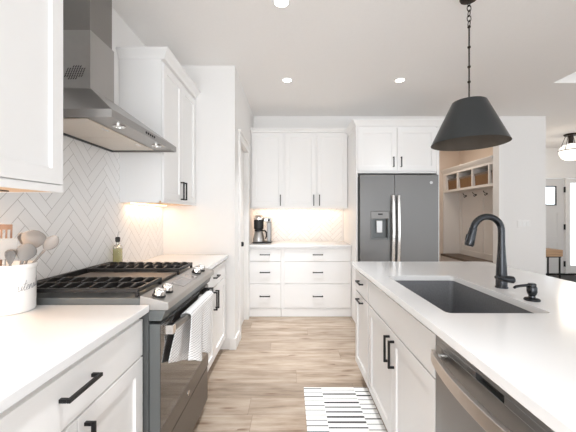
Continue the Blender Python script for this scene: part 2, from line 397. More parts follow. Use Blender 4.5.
def add_handle(T, parent, kind, u, z, L=.15, out=.032):
    m = MB(T); t = .0055
    if kind == 'v':
        m.box(u-t, out-2*t, z-L/2, u+t, out, z+L/2)
        for q in (z-L/2+t, z+L/2-t): m.box(u-t, 0, q-t, u+t, out-2*t, q+t)
    else:
        m.box(u-L/2, out-2*t, z-t, u+L/2, out, z+t)
        for q in (u-L/2+t, u+L/2-t): m.box(q-t, 0, z-t, q+t, out-2*t, z+t)
    return m.ob('handle', 'black', parent, bevel=.001, seg=1)

def shaker(T, u0, u1, z0, z1, w0=-.019, rail=.057, rec=.011):
    m = MB(T)
    def ring(a, w): return [(u0+a, w, z0+a), (u1-a, w, z0+a), (u1-a, w, z1-a), (u0+a, w, z1-a)]
    m.loft([ring(0, w0), ring(0, -.0015), ring(.0015, 0), ring(rail, 0), ring(rail+.0015, -rec*.85), ring(rail+.006, -rec)])
    return m

def cabinet(name, label, cat, T, base, width, depth, z0, z1, fronts, mat='cab', toe=None, group=None, open_top=False, hlen=.15):
    t = thing(name, label, cat, base, group)
    m = MB(T); b0 = -.0205
    if open_top:
        m.box(0, -depth, z0, .018, b0, z1); m.box(width-.018, -depth, z0, width, b0, z1); m.box(.018, -depth, z0, width-.018, -depth+.012, z1)
        m.box(.018, -depth+.012, z0, width-.018, b0, z0+.018); m.box(.018, b0-.018, z1-.10, width-.018, b0, z1)
    else: m.box(0, -depth, z0, width, b0, z1)
    if toe is not None: m.box(0.002, -depth, .001, width-.002, b0-toe, z0)
    m.ob('body', mat, t)
    for f in fronts:
        kind, u0, u1, a, b = f[:5]
        if kind == 'door': o = shaker(T, u0, u1, a, b).ob('door', mat, t)
        else: o = MB(T).box(u0, -.019, a, u1, 0, b).ob('drawer', mat, t, bevel=.002)
        for h in f[5:]: add_handle(T, o, h[0], h[1], h[2], h[3] if len(h) > 3 else hlen)
    return t

def crown(T, parent, u0, u1, depth, z0, z1, out=.045, mat='cab', left=True, right=True, wall=0):
    prof = [(0, z0), (.006, z0), (.010, z0+.012), (.014, z0+.02), (.035, z1-.022), (out-.004, z1-.016), (out, z1-.012), (out, z1)]
    l = 1 if left else 0; r = 1 if right else 0
    rings = []
    for o, z in prof: rings.append([(u0-o*l, -depth, z), (u1+o*r, -depth, z), (u1+o*r, o, z), (u0-o*l, o, z)])
    m = MB(T); m.loft(rings); return m.ob('crown_molding', mat, parent)

ZT = .889                       # underside of the worktops
# left run, near
FL = -.620; DL = -(-W+.004) + FL
DL = W-.004+FL                 # depth from the door face back to the wall
T = F_left(FL, .493); wd = 1.294-.493
cabinet('base_cabinet', 'white base cabinet with wide drawer over two doors, below the utensil crock', 'cabinet', T, (FL, .493, 0), wd, DL, .10, ZT,
        [('drawer', .003, wd-.006, .712, .862, ('h', .398, .800, .145)), ('door', .003, wd/2-.0015, .115, .704, ('v', wd/2-.032, .60)), ('door', wd/2+.0015, wd-.006, .115, .704, ('v', wd/2+.032, .60))], toe=.055)
# left run, far
T = F_left(FL, 2.076); wd = YS-.003-2.076
cabinet('base_cabinet', 'white base cabinet between range and pantry wall, drawer over two doors', 'cabinet', T, (FL, 2.076, 0), wd, DL, .10, ZT,
        [('drawer', .02, wd-.012, .712, .862, ('h', wd*.52, .79, .13)), ('door', .02, wd/2-.0015, .115, .704, ('v', wd/2-.032, .60)), ('door', wd/2+.0015, wd-.012, .115, .704, ('v', wd/2+.032, .60))], toe=.055)
tag(MB().box(-W+.009, .47, ZT+.001, -.595, 1.295, .92).ob('countertop', 'quartz', bevel=.003), 'white quartz countertop carrying the utensil crock, near side of the range', 'countertop')
tag(MB().box(-W+.009, 2.076, ZT+.001, -.595, YS-.002, .92).ob('countertop', 'quartz', bevel=.003), 'short white quartz countertop between the range and the pantry wall', 'countertop')

# left uppers
FU = -.91; DU = W-.002+FU; ZU0, ZU1 = 1.39, 2.425
T = F_left(FU, .30); wd = .930
uc = cabinet('upper_cabinet', 'white wall cabinet at the near side of the steel hood, above the utensil crock', 'cabinet', T, (FU, .30, ZU0), wd, DU, ZU0+.014, ZU1,
        [('door', .003, wd/2-.0015, 1.421, 2.40, ('v', wd/2-.035, 1.53)), ('door', wd/2+.0015, wd-.001, 1.421, 2.40, ('v', wd/2+.035, 1.53))])
crown(T, uc, 0, wd, DU, ZU1, 2.49)
MB(T).box(0, -.020, ZU0, wd, -.001, ZU0+.0265).box(wd-.018, -DU, ZU0, wd, -.040, ZU0+.014).ob('light_rail', 'cab', uc)
MB(T).box(.002, -DU+.012, ZU0+.001, wd-.019, -.0205, ZU0+.0135).ob('underside_panel', 'woodunder', uc)
MB().tube([(-1.02+.02*math.sin(k*.9), .80+.025*k, ZU0-.0025+.001*math.sin(k*1.7)) for k in range(14)], .003, 6).ob('light_cable', 'darkwood', uc)
T = F_left(FU, 2.208); wd = YS-.003-2.208
uc = cabinet('upper_cabinet', 'white wall cabinet between the steel hood and the pantry wall', 'cabinet', T, (FU, 2.208, ZU0), wd, DU, ZU0+.014, ZU1,
        [('door', .004, wd/2-.0015, 1.41, 2.40, ('v', wd/2-.032, 1.50)), ('door', wd/2+.0015, wd-.01, 1.41, 2.40, ('v', wd/2+.032, 1.50))])
crown(T, uc, 0, wd, DU, ZU1, 2.49, right=False)
MB(T).box(0, -.020, ZU0, wd, -.001, ZU0+.0165).box(0, -DU, ZU0, .018, -.04, ZU0+.014).ob('light_rail', 'cab', uc)
MB(T).box(.019, -DU+.012, ZU0+.001, wd-.002, -.0205, ZU0+.0135).ob('underside_panel', 'woodunder', uc)

# back run
FB = 3.905; DB = YB-.002-FB; X0B = XS+.003; XP = .785
T = F_back(X0B, FB); wA = .415; wB = XP-.002-(X0B+wA+.001)
def three(w, a, b): return [('drawer', a, w-b, .713, .862, ('h', (a+w-b)/2, .795, .13)), ('drawer', a, w-b, .425, .705, ('h', (a+w-b)/2, .57, .13)), ('drawer', a, w-b, .12, .417, ('h', (a+w-b)/2, .265, .13))]
cabinet('drawer_cabinet', 'narrow white three-drawer base cabinet under the coffee maker', 'cabinet', T, (X0B, FB, 0), wA, DB, .10, ZT, three(wA, .01, .004), toe=-.01)
X2 = X0B+wA+.001; T = F_back(X2, FB)
cabinet('drawer_cabinet', 'wide white three-drawer base cabinet next to the refrigerator panel', 'cabinet', T, (X2, FB, 0), wB, DB, .10, ZT, three(wB, .045, .006), toe=-.01)
tag(MB().box(X0B, 3.878, ZT+.001, XP-.002, YB-.009, .92).ob('countertop', 'quartz', bevel=.003), 'white quartz countertop along the back wall under the coffee maker', 'countertop')
FBU = 4.15; DBU = YB-.002-FBU
T = F_back(X0B, FBU); wA = .445; wB = XP-.002-(X0B+wA+.001)
uc = cabinet('upper_cabinet', 'white single-door wall cabinet directly above the coffee maker', 'cabinet', T, (X0B, FBU, ZU0), wA, DBU, ZU0+.012, ZU1-.005,
        [('door', .012, wA-.012, 1.41, 2.405, ('v', wA-.045, 1.50))])
crown(T, uc, 0, wA, DBU, 2.42, 2.475, left=False, right=False, out=.035)
MB(T).box(0, -.04, ZU0, wA, -.0205, ZU0+.012).ob('light_rail', 'cab', uc)
X2 = X0B+wA+.001; T = F_back(X2, FBU)
uc = cabinet('upper_cabinet', 'white double-door wall cabinet beside the refrigerator enclosure', 'cabinet', T, (X2, FBU, ZU0), wB, DBU, ZU0+.012, ZU1-.005,
        [('door', .025, .433, 1.41, 2.405, ('v', .405, 1.50)), ('door', .452, wB-.008, 1.41, 2.405, ('v', .482, 1.50))])
crown(T, uc, 0, wB, DBU, 2.42, 2.475, left=False, right=False, out=.035)
MB(T).box(0, -.04, ZU0, wB, -.0205, ZU0+.012).ob('light_rail', 'cab', uc)

# refrigerator enclosure: two tall panels and the cabinet above
FP = 3.64; T = F_back(.786, FP); wd = 1.778-.786
fe = thing('refrigerator_cabinet', 'white two-door cabinet with tall side panels framing the refrigerator', 'cabinet', (.786, FP, 0))
MB(T).box(0, -(YB-.002-FP), .001, .020, -.004, 2.36).ob('side_panel', 'cab', fe, bevel=.001)
MB(T).box(wd-.030, -(YB-.002-FP), .001, wd, -.004, 2.36).ob('side_panel', 'cab', fe, bevel=.001)
MB(T).box(.020, -(YB-.002-FP), 1.80, wd-.030, -.021, 2.36).ob('body', 'cab', fe)
for a, b, h in ((.022, .485, .442), (.491, wd-.034, .534)):
    o = shaker(T, a, b, 1.825, 2.335).ob('door', 'cab', fe); add_handle(T, o, 'v', h, 1.93, .12)
crown(T, fe, 0, wd, .465, 2.36, 2.43, out=.045)

# ------------------------------------------------------------------ island
FI = .525; DI = .61
T = F_isl(FI, 2.054); wd = 2.458-2.054
cabinet('island_cabinet', 'narrow greige island cabinet with drawer over pull-out door, at the far end', 'cabinet', T, (FI, 2.054, 0), wd, DI, .10, ZT,
        [('drawer', .008, wd-.004, .708, .865, ('h', wd/2, .80, .13)), ('door', .008, wd-.004, .135, .70, ('h', wd/2, .665, .13))], mat='gcab', toe=.06)
T = F_isl(FI, 1.106); wd = 2.053-1.106
cabinet('sink_cabinet', 'greige island cabinet with wide false front and two doors under the sink', 'cabinet', T, (FI, 1.106, 0), wd, DI, .10, ZT,
        [('drawer', .004, wd-.012, .708, .865), ('door', .004, wd/2-.0015, .135, .70, ('v', wd/2-.035, .595, .14)), ('door', wd/2+.0015, wd-.012, .135, .70, ('v', wd/2+.035, .595, .14))],
        mat='gcab', toe=.06, open_top=True)
T = F_isl(FI, -.30); wd = .488+.30
cabinet('island_cabinet', 'greige island cabinet on the camera side of the dishwasher', 'cabinet', T, (FI, -.30, 0), wd, DI, .10, ZT,
        [('drawer', .004, wd-.004, .708, .865, ('h', wd/2, .80)), ('door', .004, wd-.004, .135, .70, ('v', wd-.035, .60))], mat='gcab', toe=.06)
tag(MB().box(FI+DI+.001, -.30, .001, FI+DI+.021, 2.458, ZT).ob('island_back_panel', 'gcab', bevel=.002), 'greige panel closing the seating side of the island', 'panel')

def rrect(x0, y0, x1, y1, r, z, n=6):
    out = []
    for cx, cy, a0 in ((x1-r, y1-r, 0), (x0+r, y1-r, PI/2), (x0+r, y0+r, PI), (x1-r, y0+r, 3*PI/2)):
        for k in range(n+1):
            a = a0+PI/2*k/n; out.append((cx+r*math.cos(a), cy+r*math.sin(a), z))
    return out
SX0, SX1, SY0, SY1 = .608, 1.018, 1.185, 1.915
def slab_hole(outer, inner, z0, z1):
    m = MB(); bm = m.bm
    def loop(pts):
        vs = [bm.verts.new(p) for p in pts]; return vs, [bm.edges.new((vs[i], vs[(i+1) % len(vs)])) for i in range(len(vs))]
    vo, eo = loop([(x, y, z1) for x, y, _ in outer]); vi, ei = loop([(x, y, z1) for x, y, _ in inner])
    bmesh.ops.triangle_fill(bm, edges=eo+ei, use_beauty=True)
    bm.faces.ensure_lookup_table()
    fs = bm.faces[:]; r = bmesh.ops.extrude_face_region(bm, geom=fs)
    vv = [g for g in r['geom'] if isinstance(g, bmesh.types.BMVert)]
    for v in vv: v.co.z = z0
    return m
tag(slab_hole(rrect(.50, -.32, 1.61, 2.50, .004, .92, 2), rrect(SX0, SY0, SX1, SY1, .025, .92), ZT+.001, .92).ob('countertop', 'quartz', bevel=.003), 'long white quartz island countertop with the sink cut out', 'countertop')
sk = thing('sink', 'dark grey rectangular undermount sink in the white island', 'sink', ((SX0+SX1)/2, (SY0+SY1)/2, .66))
e = .006; zf = .665
rings = [rrect(SX0-.03, SY0-.03, SX1+.03, SY1+.03, .05, .8695), rrect(SX0-.03, SY0-.03, SX1+.03, SY1+.03, .05, .8888), rrect(SX0-.004, SY0-.004, SX1+.004, SY1+.004, .028, .8888),
         rrect(SX0+e, SY0+e, SX1-e, SY1-e, .025, .80), rrect(SX0+.012, SY0+.012, SX1-.012, SY1-.012, .025, zf+.02), rrect(SX0+.03, SY0+.03, SX1-.03, SY1-.03, .03, zf)]
rin = [rrect(SX0-.002, SY0-.002, SX1+.002, SY1+.002, .045, zf-.008), rrect(SX0-.008, SY0-.008, SX1+.008, SY1+.008, .045, .8695)]
m = MB(); m.loft(rin+rings); m.ob('basin', 'sink', sk, smooth=True)
MB().lathe([(.045, zf+.0005), (.045, zf+.004), (.034, zf+.004), (.03, zf+.001), (.001, zf+.001)], ((SX0+SX1)/2, SY1-.18, 0), 24).ob('drain', 'gun', sk, smooth=True)

# faucet
fx, fy = 1.106, 1.60
fc = thing('faucet', 'tall gunmetal gooseneck faucet behind the island sink', 'faucet', (fx, fy, .9205))
MB().lathe([(.030, .9205), (.030, .926), (.027, .930), (.026, .99), (.0245, 1.02), (.019, 1.10), (.0165, 1.16)], (fx, fy, 0), 24).ob('base', 'gun', fc, smooth=True)
R = .074; zc = 1.217
pts = [(fx, fy, 1.16), (fx, fy, 1.19)]+[(fx-R+R*math.cos(a*PI/18), fy, zc+R*math.sin(a*PI/18)) for a in range(0, 18)]
MB().tube(pts, .0165, 14).ob('spout', 'gun', fc, smooth=True)
p = Vector(pts[-1]); d = (Vector(pts[-1])-Vector(pts[-2])).normalized()
MB().tube([p-d*.002, p+d*.004, p+d*.012, p+d*.06, p+d*.085, p+d*.095], [.0175, .0185, .0185, .022, .023, .019], 16).ob('spray_head', 'gun', fc, smooth=True)
q = p+d*.045
MB().tube([q+Vector((-.018, 0, .012)), q+Vector((-.026, 0, -.02))], .007, 8).ob('button', 'black', fc, smooth=True)
MB().tube([(fx-.02, fy-.012, .972), (fx+.03, fy-.018, .967), (fx+.045, fy-.02, .965), (fx+.05, fy-.02, .965)], [.017, .0185, .0185, .014], 16).ob('handle_hub', 'gun', fc, smooth=True)
MB().tube([(fx-.015, fy-.024, .975), (fx-.045, fy-.03, .981), (fx-.052, fy-.032, .982)], [.007, .0065, .008], 8).ob('lever', 'gun', fc, smooth=True)
# soap dispenser
sx, sy = 1.077, 1.362
sd = thing('soap_dispenser', 'short gunmetal soap dispenser pump on the island beside the faucet', 'soap dispenser', (sx, sy, .9205))
MB().lathe([(.031, .9205), (.031, .925), (.026, .931), (.014, .934), (.013, .942), (.018, .950), (.020, .96), (.020, .978), (.0175, .982)], (sx, sy, 0), 24).ob('base', 'gun', sd, smooth=True)
MB().lathe([(.0165, .982), (.0165, .993), (.013, .996)], (sx, sy, 0), 20).ob('cap', 'gun', sd, smooth=True)
MB().tube([(sx-.012, sy, .988), (sx-.05, sy-.003, .986), (sx-.075, sy-.006, .983), (sx-.085, sy-.007, .978)], [.0065, .006, .006, .0055], 10).ob('spout', 'gun', sd, smooth=True)

# dishwasher
dw = thing('dishwasher', 'stainless steel dishwasher with bowed handle built into the island', 'dishwasher', (FI, .49, 0))
T = F_isl(FI, .490); wd = .612
MB(T).box(.004, -DI+.02, .10, wd-.004, -.03, .872).box(.01, -DI+.02, .001, wd-.01, -.09, .10).ob('body', 'dgrey', dw)
m = MB(T); m.box(.004, -.029, .11, wd-.004, .002, .838); m.box(.004, -.029, .838, .258, .002, .858); m.box(.372, -.029, .838, wd-.004, .002, .858); m.box(.258, -.029, .838, .372, -.018, .858)
m.box(.004, -.029, .858, wd-.004, .002, .872)
m.ob('door', 'dwsteel', dw, bevel=.0008, seg=1)
MB(T).box(.26, -.0175, .8385, .37, -.0165, .8575).ob('vent_slot', 'blacksoft', dw)
hp = []
for k in range(17):
    s_ = k/16; hp.append((.025+s_*.562, .022+.034*math.sin(PI*s_)**.8))
m = MB(T); rings = [[(u, w-.008, .787), (u, w+.008, .787), (u, w+.008, .828), (u, w-.008, .828)] for u, w in hp]
m.loft(rings); m.ob('handle', 'handlesteel', dw, bevel=.002)
for u in (.04, .572): MB(T).tube([(u, .002, .812), (u, .024, .812)], .006, 10).ob('handle_post', 'chrome', dw, smooth=True)

# ------------------------------------------------------------------ range
RY0, RY1 = 1.298, 2.062
rg = thing('range', 'stainless steel gas range with a towel on its oven handle', 'stove', (-.90, (RY0+RY1)/2, 0))
MB().box(-W+.012, RY0, .03, -.60, RY1, .905).box(-W+.05, RY0+.03, .001, -.66, RY1-.03, .03).ob('body', 'dgrey', rg)
MB().box(-W+.012, RY0-.0005, .9055, -.637, RY1+.0005, .948).ob('cooktop', 'mgrey', rg, bevel=.003)
m = MB(); m.prism([(-.636, .9055), (-.636, .958), (-.520, .929), (-.515, .925), (-.515, .899), (-.520, .896), (-.600, .896), (-.600, .9055)], RY0-.002, RY1+.010, 'y')
m.ob('control_panel', 'steelw', rg, bevel=.002)
m = MB(); m.prism([(-.599, .8955), (-.527, .8955), (-.545, .850), (-.599, .850)], RY0, RY1+.006, 'y'); m.ob('panel_base', 'mgrey', rg, bevel=.001)
# display on panel
nx, nz = .116, -.029; L_ = math.hypot(nx, nz)
def onp(s_, y, h=0.): # s_ 0..1 down the slope
    return (-.636+.116*s_+h*(.029/L_), y, .958-.029*s_+h*(.116/L_))
m = MB(); m.loft([[onp(.25, 1.56, .0003), onp(.8, 1.56, .0003), onp(.8, 1.80, .0003), onp(.25, 1.80, .0003)], [onp(.25, 1.56, .0013), onp(.8, 1.56, .0013), onp(.8, 1.80, .0013), onp(.25, 1.80, .0013)]])
m.ob('display', simple('display_glass', (.33, .31, .30), .12, .5, var=.02), rg)
nv = Vector((.029/L_, 0, .116/L_))
for y in (1.348, 1.435, 1.885, 1.975):
    c = Vector(onp(.50, y, .0005))
    MB().tube([c, c+nv*.004], .029, 20).ob('knob_ring', 'blacksoft', rg, smooth=True)
    k_ = MB(); k_.tube([c+nv*.0045, c+nv*.008, c+nv*.026, c+nv*.032], [.022, .0255, .0245, .021], 20); kn = k_.ob('knob', 'chrome', rg, smooth=True)
    sd_ = Vector((.116/L_, 0, -.029/L_))
    MB().tube([c+nv*.033-sd_*.014, c+nv*.033+sd_*.014], .0035, 6).ob('pointer', 'chrome', kn, smooth=True)
# oven door
od = MB().box(-.600, RY0+.004, .290, -.554, RY1+.004, .835).ob('oven_door', 'mgrey', rg, bevel=.003)
MB().box(-.5538, RY0+.006, .292, -.5515, RY1+.002, .3845).ob('lower_trim', 'slate', od)
MB().box(-.5535, RY0+.006, .385, -.5515, RY1+.002, .832).ob('glass', 'ovenglass', od)
MB().lathe([(.014, -.5513), (.014, -.5500), (.001, -.5498)], (0, (RY0+RY1)/2-.02, .335), 20, 'x').ob('badge', 'chrome', od)
hz = .800; ha, hb = RY0+.045, RY1-.04
m = MB(); rings = []
for k in range(17):
    s_ = k/16; y = ha+(hb-ha)*s_; x = -.520+.022*math.sin(PI*s_)
    rings.append([(x-.008, y, hz-.014), (x+.007, y, hz-.014), (x+.009, y, hz), (x+.007, y, hz+.014), (x-.008, y, hz+.014)])
m.loft(rings); m.ob('handle', 'steelw', od, bevel=.002)
for y in (ha+.004, hb-.004): MB().box(-.5515, y-.016, hz-.020, -.508, y+.016, hz+.020).ob('handle_bracket', 'chrome' if y < 1.6 else 'blacksoft', od, bevel=.002)
dw_ = MB().box(-.600, RY0+.004, .060, -.556, RY1+.004, .278).ob('drawer', 'slate', rg, bevel=.003)
# griddle and grates
MB().box(-1.17, 1.568, .949, -.665, 1.792, .966).ob('griddle', simple('griddle_steel', (.20, .165, .14), .5, .7, var=.06, nscale=12), rg, bevel=.003)
def grate(y0, y1):
    x0, x1 = -1.195, -.652; z0, z1 = .966, .984; t = .0065; m = MB()
    m.box(x0, y0, z0, x1, y0+.014, z1); m.box(x0, y1-.014, z0, x1, y1, z1); m.box(x0, y0+.014, z0, x0+.014, y1-.014, z1); m.box(x1-.014, y0+.014, z0, x1, y1-.014, z1)
    ym = (y0+y1)/2; m.box(x0+.014, ym-t, z0, x1-.014, ym+t, z1)
    n = 9
    for k in range(n):
        x = x0+.04+(x1-x0-.08)*k/(n-1)
        for a, b in ((y0+.014, ym-t), (ym+t, y1-.014)):
            m.loft([[(x-t, a, z0), (x+t, a, z0), (x+t, a, z1+.004), (x-t, a, z1+.004)], [(x-t, (a+b)/2, z0+.006), (x+t, (a+b)/2, z0+.006), (x+t, (a+b)/2, z1+.013), (x-t, (a+b)/2, z1+.013)], [(x-t, b, z0), (x+t, b, z0), (x+t, b, z1+.004), (x-t, b, z1+.004)]])
    for x in (x0, x1-.014):
        for y in (y0, y1-.014): m.box(x, y, .9485, x+.014, y+.014, z0)
    return m
MB().box(-1.216, RY0+.006, .9485, -1.198, RY1-.006, .986).ob('back_rail', 'iron', rg, bevel=.002)
grate(1.312, 1.560).ob('grate', 'iron', rg, bevel=.002, seg=1); grate(1.800, 2.048).ob('grate', 'iron', rg, bevel=.002, seg=1)
for y in (1.436, 1.924):
    for x in (-1.06, -.79): MB().lathe([(.045, .9485), (.045, .954), (.034, .956), (.034, .960), (.001, .961)], (x, y, 0), 20).ob('burner', 'iron', rg, smooth=True)

# towel over the oven handle
def towel():
    m = MB(); bm = m.bm; nu, nv_ = 44, 30; y0t, y1t = 1.50, 1.93; rows = []
    path = []
    for k in range(8): path.append((-.534, hz+.002-.16*(1-k/7)))                   # back side
    for k in range(7): a = PI-PI*(k/6); path.append((-.509+.0245*math.cos(a), hz+.004+.0155*math.sin(a)))
    for k in range(1, nv_): path.append((-.485+.004*k/nv_, hz+.002-.235*k/nv_))
    n = len(path)
    for i, (x, z) in enumerate(path):
        row = []
        fd = max(0, (i-14)/(n-15)) if i > 14 else 0
        for j in range(nu+1):
            s_ = j/nu
            lobe = abs(math.sin(PI*2*s_))**.7
            yy = y0t+(y1t-.085*fd**.6-y0t)*s_
            drop = (.012*math.cos(4*PI*s_)-.075*s_+.0)*fd
            if i < 8:
                tt = 1-i/7
                yy = y0t+(y1t-y0t)*s_ - tt**.6*(.15+.13*s_); x = -.531-.004*math.cos(4*PI*s_)*tt; z = hz+.002-tt*(.155+.12*s_)
            xx = x+(.004+.034*fd)*(lobe-.45)*min(1, fd*3+0) + .003*math.sin(17*s_+5*fd)*fd
            row.append(bm.verts.new((xx if i > 14 else x, yy, z+drop if i > 14 else z)))
        rows.append(row)
    for a, b in zip(rows, rows[1:]):
        for j in range(nu): bm.faces.new([a[j], a[j+1], b[j+1], b[j]])
    o = m.ob('hand_towel', 'towel', smooth='full'); s2 = o.modifiers.new('solid', 'SOLIDIFY'); s2.thickness = .003; s2.offset = 1
    return o
tag(towel(), 'white grey-ribbed hand towel draped over the oven door handle', 'towel')

# ------------------------------------------------------------------ range hood
HY0, HY1, HX = 1.342, 2.105, -.782; CY0, CY1, CX = 1.613, 1.831, -1.052
hd = thing('range_hood', 'stainless steel chimney range hood mounted on the tiled wall over the range', 'range hood', (-W, (HY0+HY1)/2, 1.73))
zr0, zr1, zch = 1.731, 1.766, 1.965; xb = -W+.009
m = MB(); m.box(HX-.004, HY0, zr0, HX, HY1, zr1); m.box(xb, HY0, zr0, HX-.004, HY0+.004, zr1); m.box(xb, HY1-.004, zr0, HX-.004, HY1, zr1)
m.ob('rim', 'steelh', hd)
m = MB(); m.loft([[(xb, HY0, zr1), (HX, HY0, zr1), (HX, HY1, zr1), (xb, HY1, zr1)], [(xb, CY0-.006, zch), (CX+.006, CY0-.006, zch), (CX+.006, CY1+.006, zch), (xb, CY1+.006, zch)]])
m.ob('canopy', 'steelh', hd)
MB().box(xb, CY0, zch, CX, CY1, 2.276).ob('lower_chimney', 'steelh', hd, bevel=.001)
MB().box(xb, CY0+.008, 2.276, CX-.008, CY1-.008, H-.001).ob('upper_chimney', 'hoodtop', hd, bevel=.001)
m = MB()                       # perforated vent: small diagonal slots
for i in range(8):
    for j in range(6):
        if (i-3.5)**2/16+(j-2.5)**2/9 > 1.05: continue
        x = -1.196+.0125*i+.005*j; z = 2.015+.0125*j; y1, y2 = CY0-.0012, CY0-.0002
        q = [(x, z+.001), (x+.0045, z), (x+.012, z+.010), (x+.0075, z+.011)]
        m.loft([[(a, y1, b) for a, b in q], [(a, y2, b) for a, b in q]])
m.ob('vent_slots', 'blacksoft', hd)
MB().box(xb+.001, HY0+.0045, zr0+.010, HX-.0045, HY1-.0045, zr0+.014).ob('underside_panel', 'steelh', hd)
for y0, y1 in ((HY0+.045, (HY0+HY1)/2-.002), ((HY0+HY1)/2+.002, HY1-.045)):
    f_ = MB().box(xb+.03, y0, zr0+.004, HX-.135, y1, zr0+.0095).ob('filter', 'filter', hd, bevel=.002)
    MB().box(HX-.165, (y0+y1)/2-.03, zr0+.001, HX-.148, (y0+y1)/2+.03, zr0+.0039).ob('latch', 'chrome', f_)
MB().box(xb+.0005, HY0+.005, zr0+.0005, xb+.012, HY1-.005, zr0+.0095).ob('rear_lip', 'dgrey', hd)
for y in (HY0+.17, HY1-.17):
    MB().lathe([(.030, zr0+.0095), (.030, zr0+.004), (.023, zr0+.004), (.022, zr0+.0085)], (HX-.062, y, 0), 20).ob('lamp_ring', 'chrome', hd, smooth=True)
    MB().lathe([(.021, zr0+.0095), (.021, zr0+.006)], (HX-.062, y, 0), 20).ob('lamp', 'ceramic', hd, smooth=True)
for k in range(5): MB().lathe([(.0065, HX+.0003), (.0065, HX+.003)], (0, (HY0+HY1)/2-.06+.025*k, (zr0+zr1)/2), 10, 'x').ob('button', 'blacksoft', hd)

# ------------------------------------------------------------------ refrigerator
FY = 3.585; fl, fr_, sp = .806, 1.742, 1.227; zt = 1.772
rf = thing('refrigerator', 'grey stainless side-by-side refrigerator with water dispenser between tall white panels', 'refrigerator', ((fl+fr_)/2, FY+.4, 0))
MB().box(fl+.01, FY+.068, .03, fr_-.006, YB-.03, zt-.012).box(fl+.04, FY+.10, .001, fr_-.04, YB-.06, .03).ob('body', 'dgrey', rf)
dl = MB(); dx0, dx1, dz0, dz1 = .946, 1.166, 1.008, 1.345
dl.box(fl+.016, FY, .06, dx0, FY+.062, zt); dl.box(dx1, FY, .06, sp-.003, FY+.062, zt); dl.box(dx0, FY, .06, dx1, FY+.062, dz0); dl.box(dx0, FY, dz1, dx1, FY+.062, zt)
dl.box(dx0, FY+.055, dz0, dx1, FY+.062, dz1)
bmesh.ops.remove_doubles(dl.bm, verts=dl.bm.verts[:], dist=1e-5)
dl = dl.ob('door', 'fridge', rf)
MB().box(dx0+.002, FY-.003, 1.255, dx1-.002, FY+.01, dz1-.002).ob('dispenser_panel', 'slate', dl, bevel=.003)
MB().box(1.03, FY-.0045, 1.30, 1.085, FY-.0031, 1.318).ob('dispenser_display', 'blacksoft', dl)
m = MB(); m.box(dx0+.002, FY-.003, dz0+.002, dx0+.022, FY+.02, 1.254); m.box(dx1-.022, FY-.003, dz0+.002, dx1-.002, FY+.02, 1.254); m.box(dx0+.022, FY-.003, dz0+.002, dx1-.022, FY+.05, dz0+.024); m.box(dx0+.022, FY+.05, dz0+.024, dx1-.022, FY+.054, 1.254)
m.ob('dispenser_recess', 'mgrey', dl)
MB().box(1.02, FY+.02, 1.09, 1.09, FY+.03, 1.235).ob('dispenser_paddle', 'steel', dl, bevel=.004)
d2 = MB().box(sp+.003, FY, .06, fr_, FY+.062, zt).ob('door', 'fridge', rf, bevel=.004)
for x, par in ((sp-.028, dl), (sp+.036, d2)):
    m = MB(); rings = []
    for k in range(21):
        s_ = k/20; z = .70+.83*s_; y = FY-.028-.020*math.sin(PI*s_)
        rings.append([(x-.018, y+.007, z), (x+.018, y+.007, z), (x+.018, y-.004, z), (x+.010, y-.010, z), (x-.010, y-.010, z), (x-.018, y-.004, z)])
    m.loft(rings); m.ob('handle', 'chrome', par, bevel=.001, seg=1)
    for z in (.72, 1.51): MB().box(x-.01, FY-.0225, z-.015, x+.01, FY-.0002, z+.015).ob('handle_post', 'steel', par)
MB().lathe([(.017, FY-.0003), (.017, FY-.003), (.013, FY-.0035), (.001, FY-.0035)], (1.655, 0, 1.68), 24, 'y').ob('badge', 'steel', d2, smooth=True)

# ------------------------------------------------------------------ coffee maker
cx, cy = -.405, 4.17
cm = thing('coffee_maker', 'silver and black drip coffee maker with thermal carafe on the back counter', 'coffee maker', (cx, cy, .9205))
MB().box(cx-.095, cy-.095, .921, cx+.155, cy+.09, .938).ob('base', 'blacksoft', cm, bevel=.006)
m = MB(); m.lathe([(.078, .939), (.080, .945), (.078, .98), (.058, 1.06), (.052, 1.075), (.001, 1.077)], (cx-.02, cy-.01, 0), 28); cr = m.ob('carafe', 'steel', cm, smooth=True)
MB().tube([(cx+.028, cy-.02, 1.085), (cx+.06, cy-.025, 1.09), (cx+.085, cy-.028, 1.065), (cx+.088, cy-.028, 1.02), (cx+.072, cy-.026, .975)], [.009, .011, .012, .011, .009], 10).ob('handle', 'blacksoft', cr, smooth=True)
MB().lathe([(.05, 1.078), (.056, 1.082), (.056, 1.10), (.045, 1.105), (.001, 1.106)], (cx-.02, cy-.01, 0), 24).ob('lid', 'blacksoft', cr, smooth=True)
MB().lathe([(.058, 1.107), (.066, 1.115), (.066, 1.235), (.001, 1.236)], (cx-.02, cy-.01, 0), 28).ob('filter_basket', 'blacksoft', cm, smooth=True)
MB().lathe([(.067, 1.237), (.067, 1.262), (.052, 1.268), (.048, 1.28), (.001, 1.281)], (cx-.02, cy-.01, 0), 28).ob('lid', 'chrome', cm, smooth=True)
MB().lathe([(.049, 1.2815), (.045, 1.292), (.001, 1.293)], (cx-.02, cy-.01, 0), 24).ob('cap', 'blacksoft', cm, smooth=True)
MB().box(cx+.095, cy-.055, .9385, cx+.15, cy+.075, 1.205).ob('water_tank', simple('tank_silver', (.25, .245, .24), .35, .5), cm, bevel=.008)
MB().box(cx+.05, cy-.05, 1.206, cx+.15, cy+.07, 1.262).ob('brew_head', 'steel', cm, bevel=.01)
MB().lathe([(.018, cy-.0505), (.018, cy-.056), (.001, cy-.057)], (cx+.12, 0, 1.232), 16, 'y').ob('dial', 'blacksoft', cm)

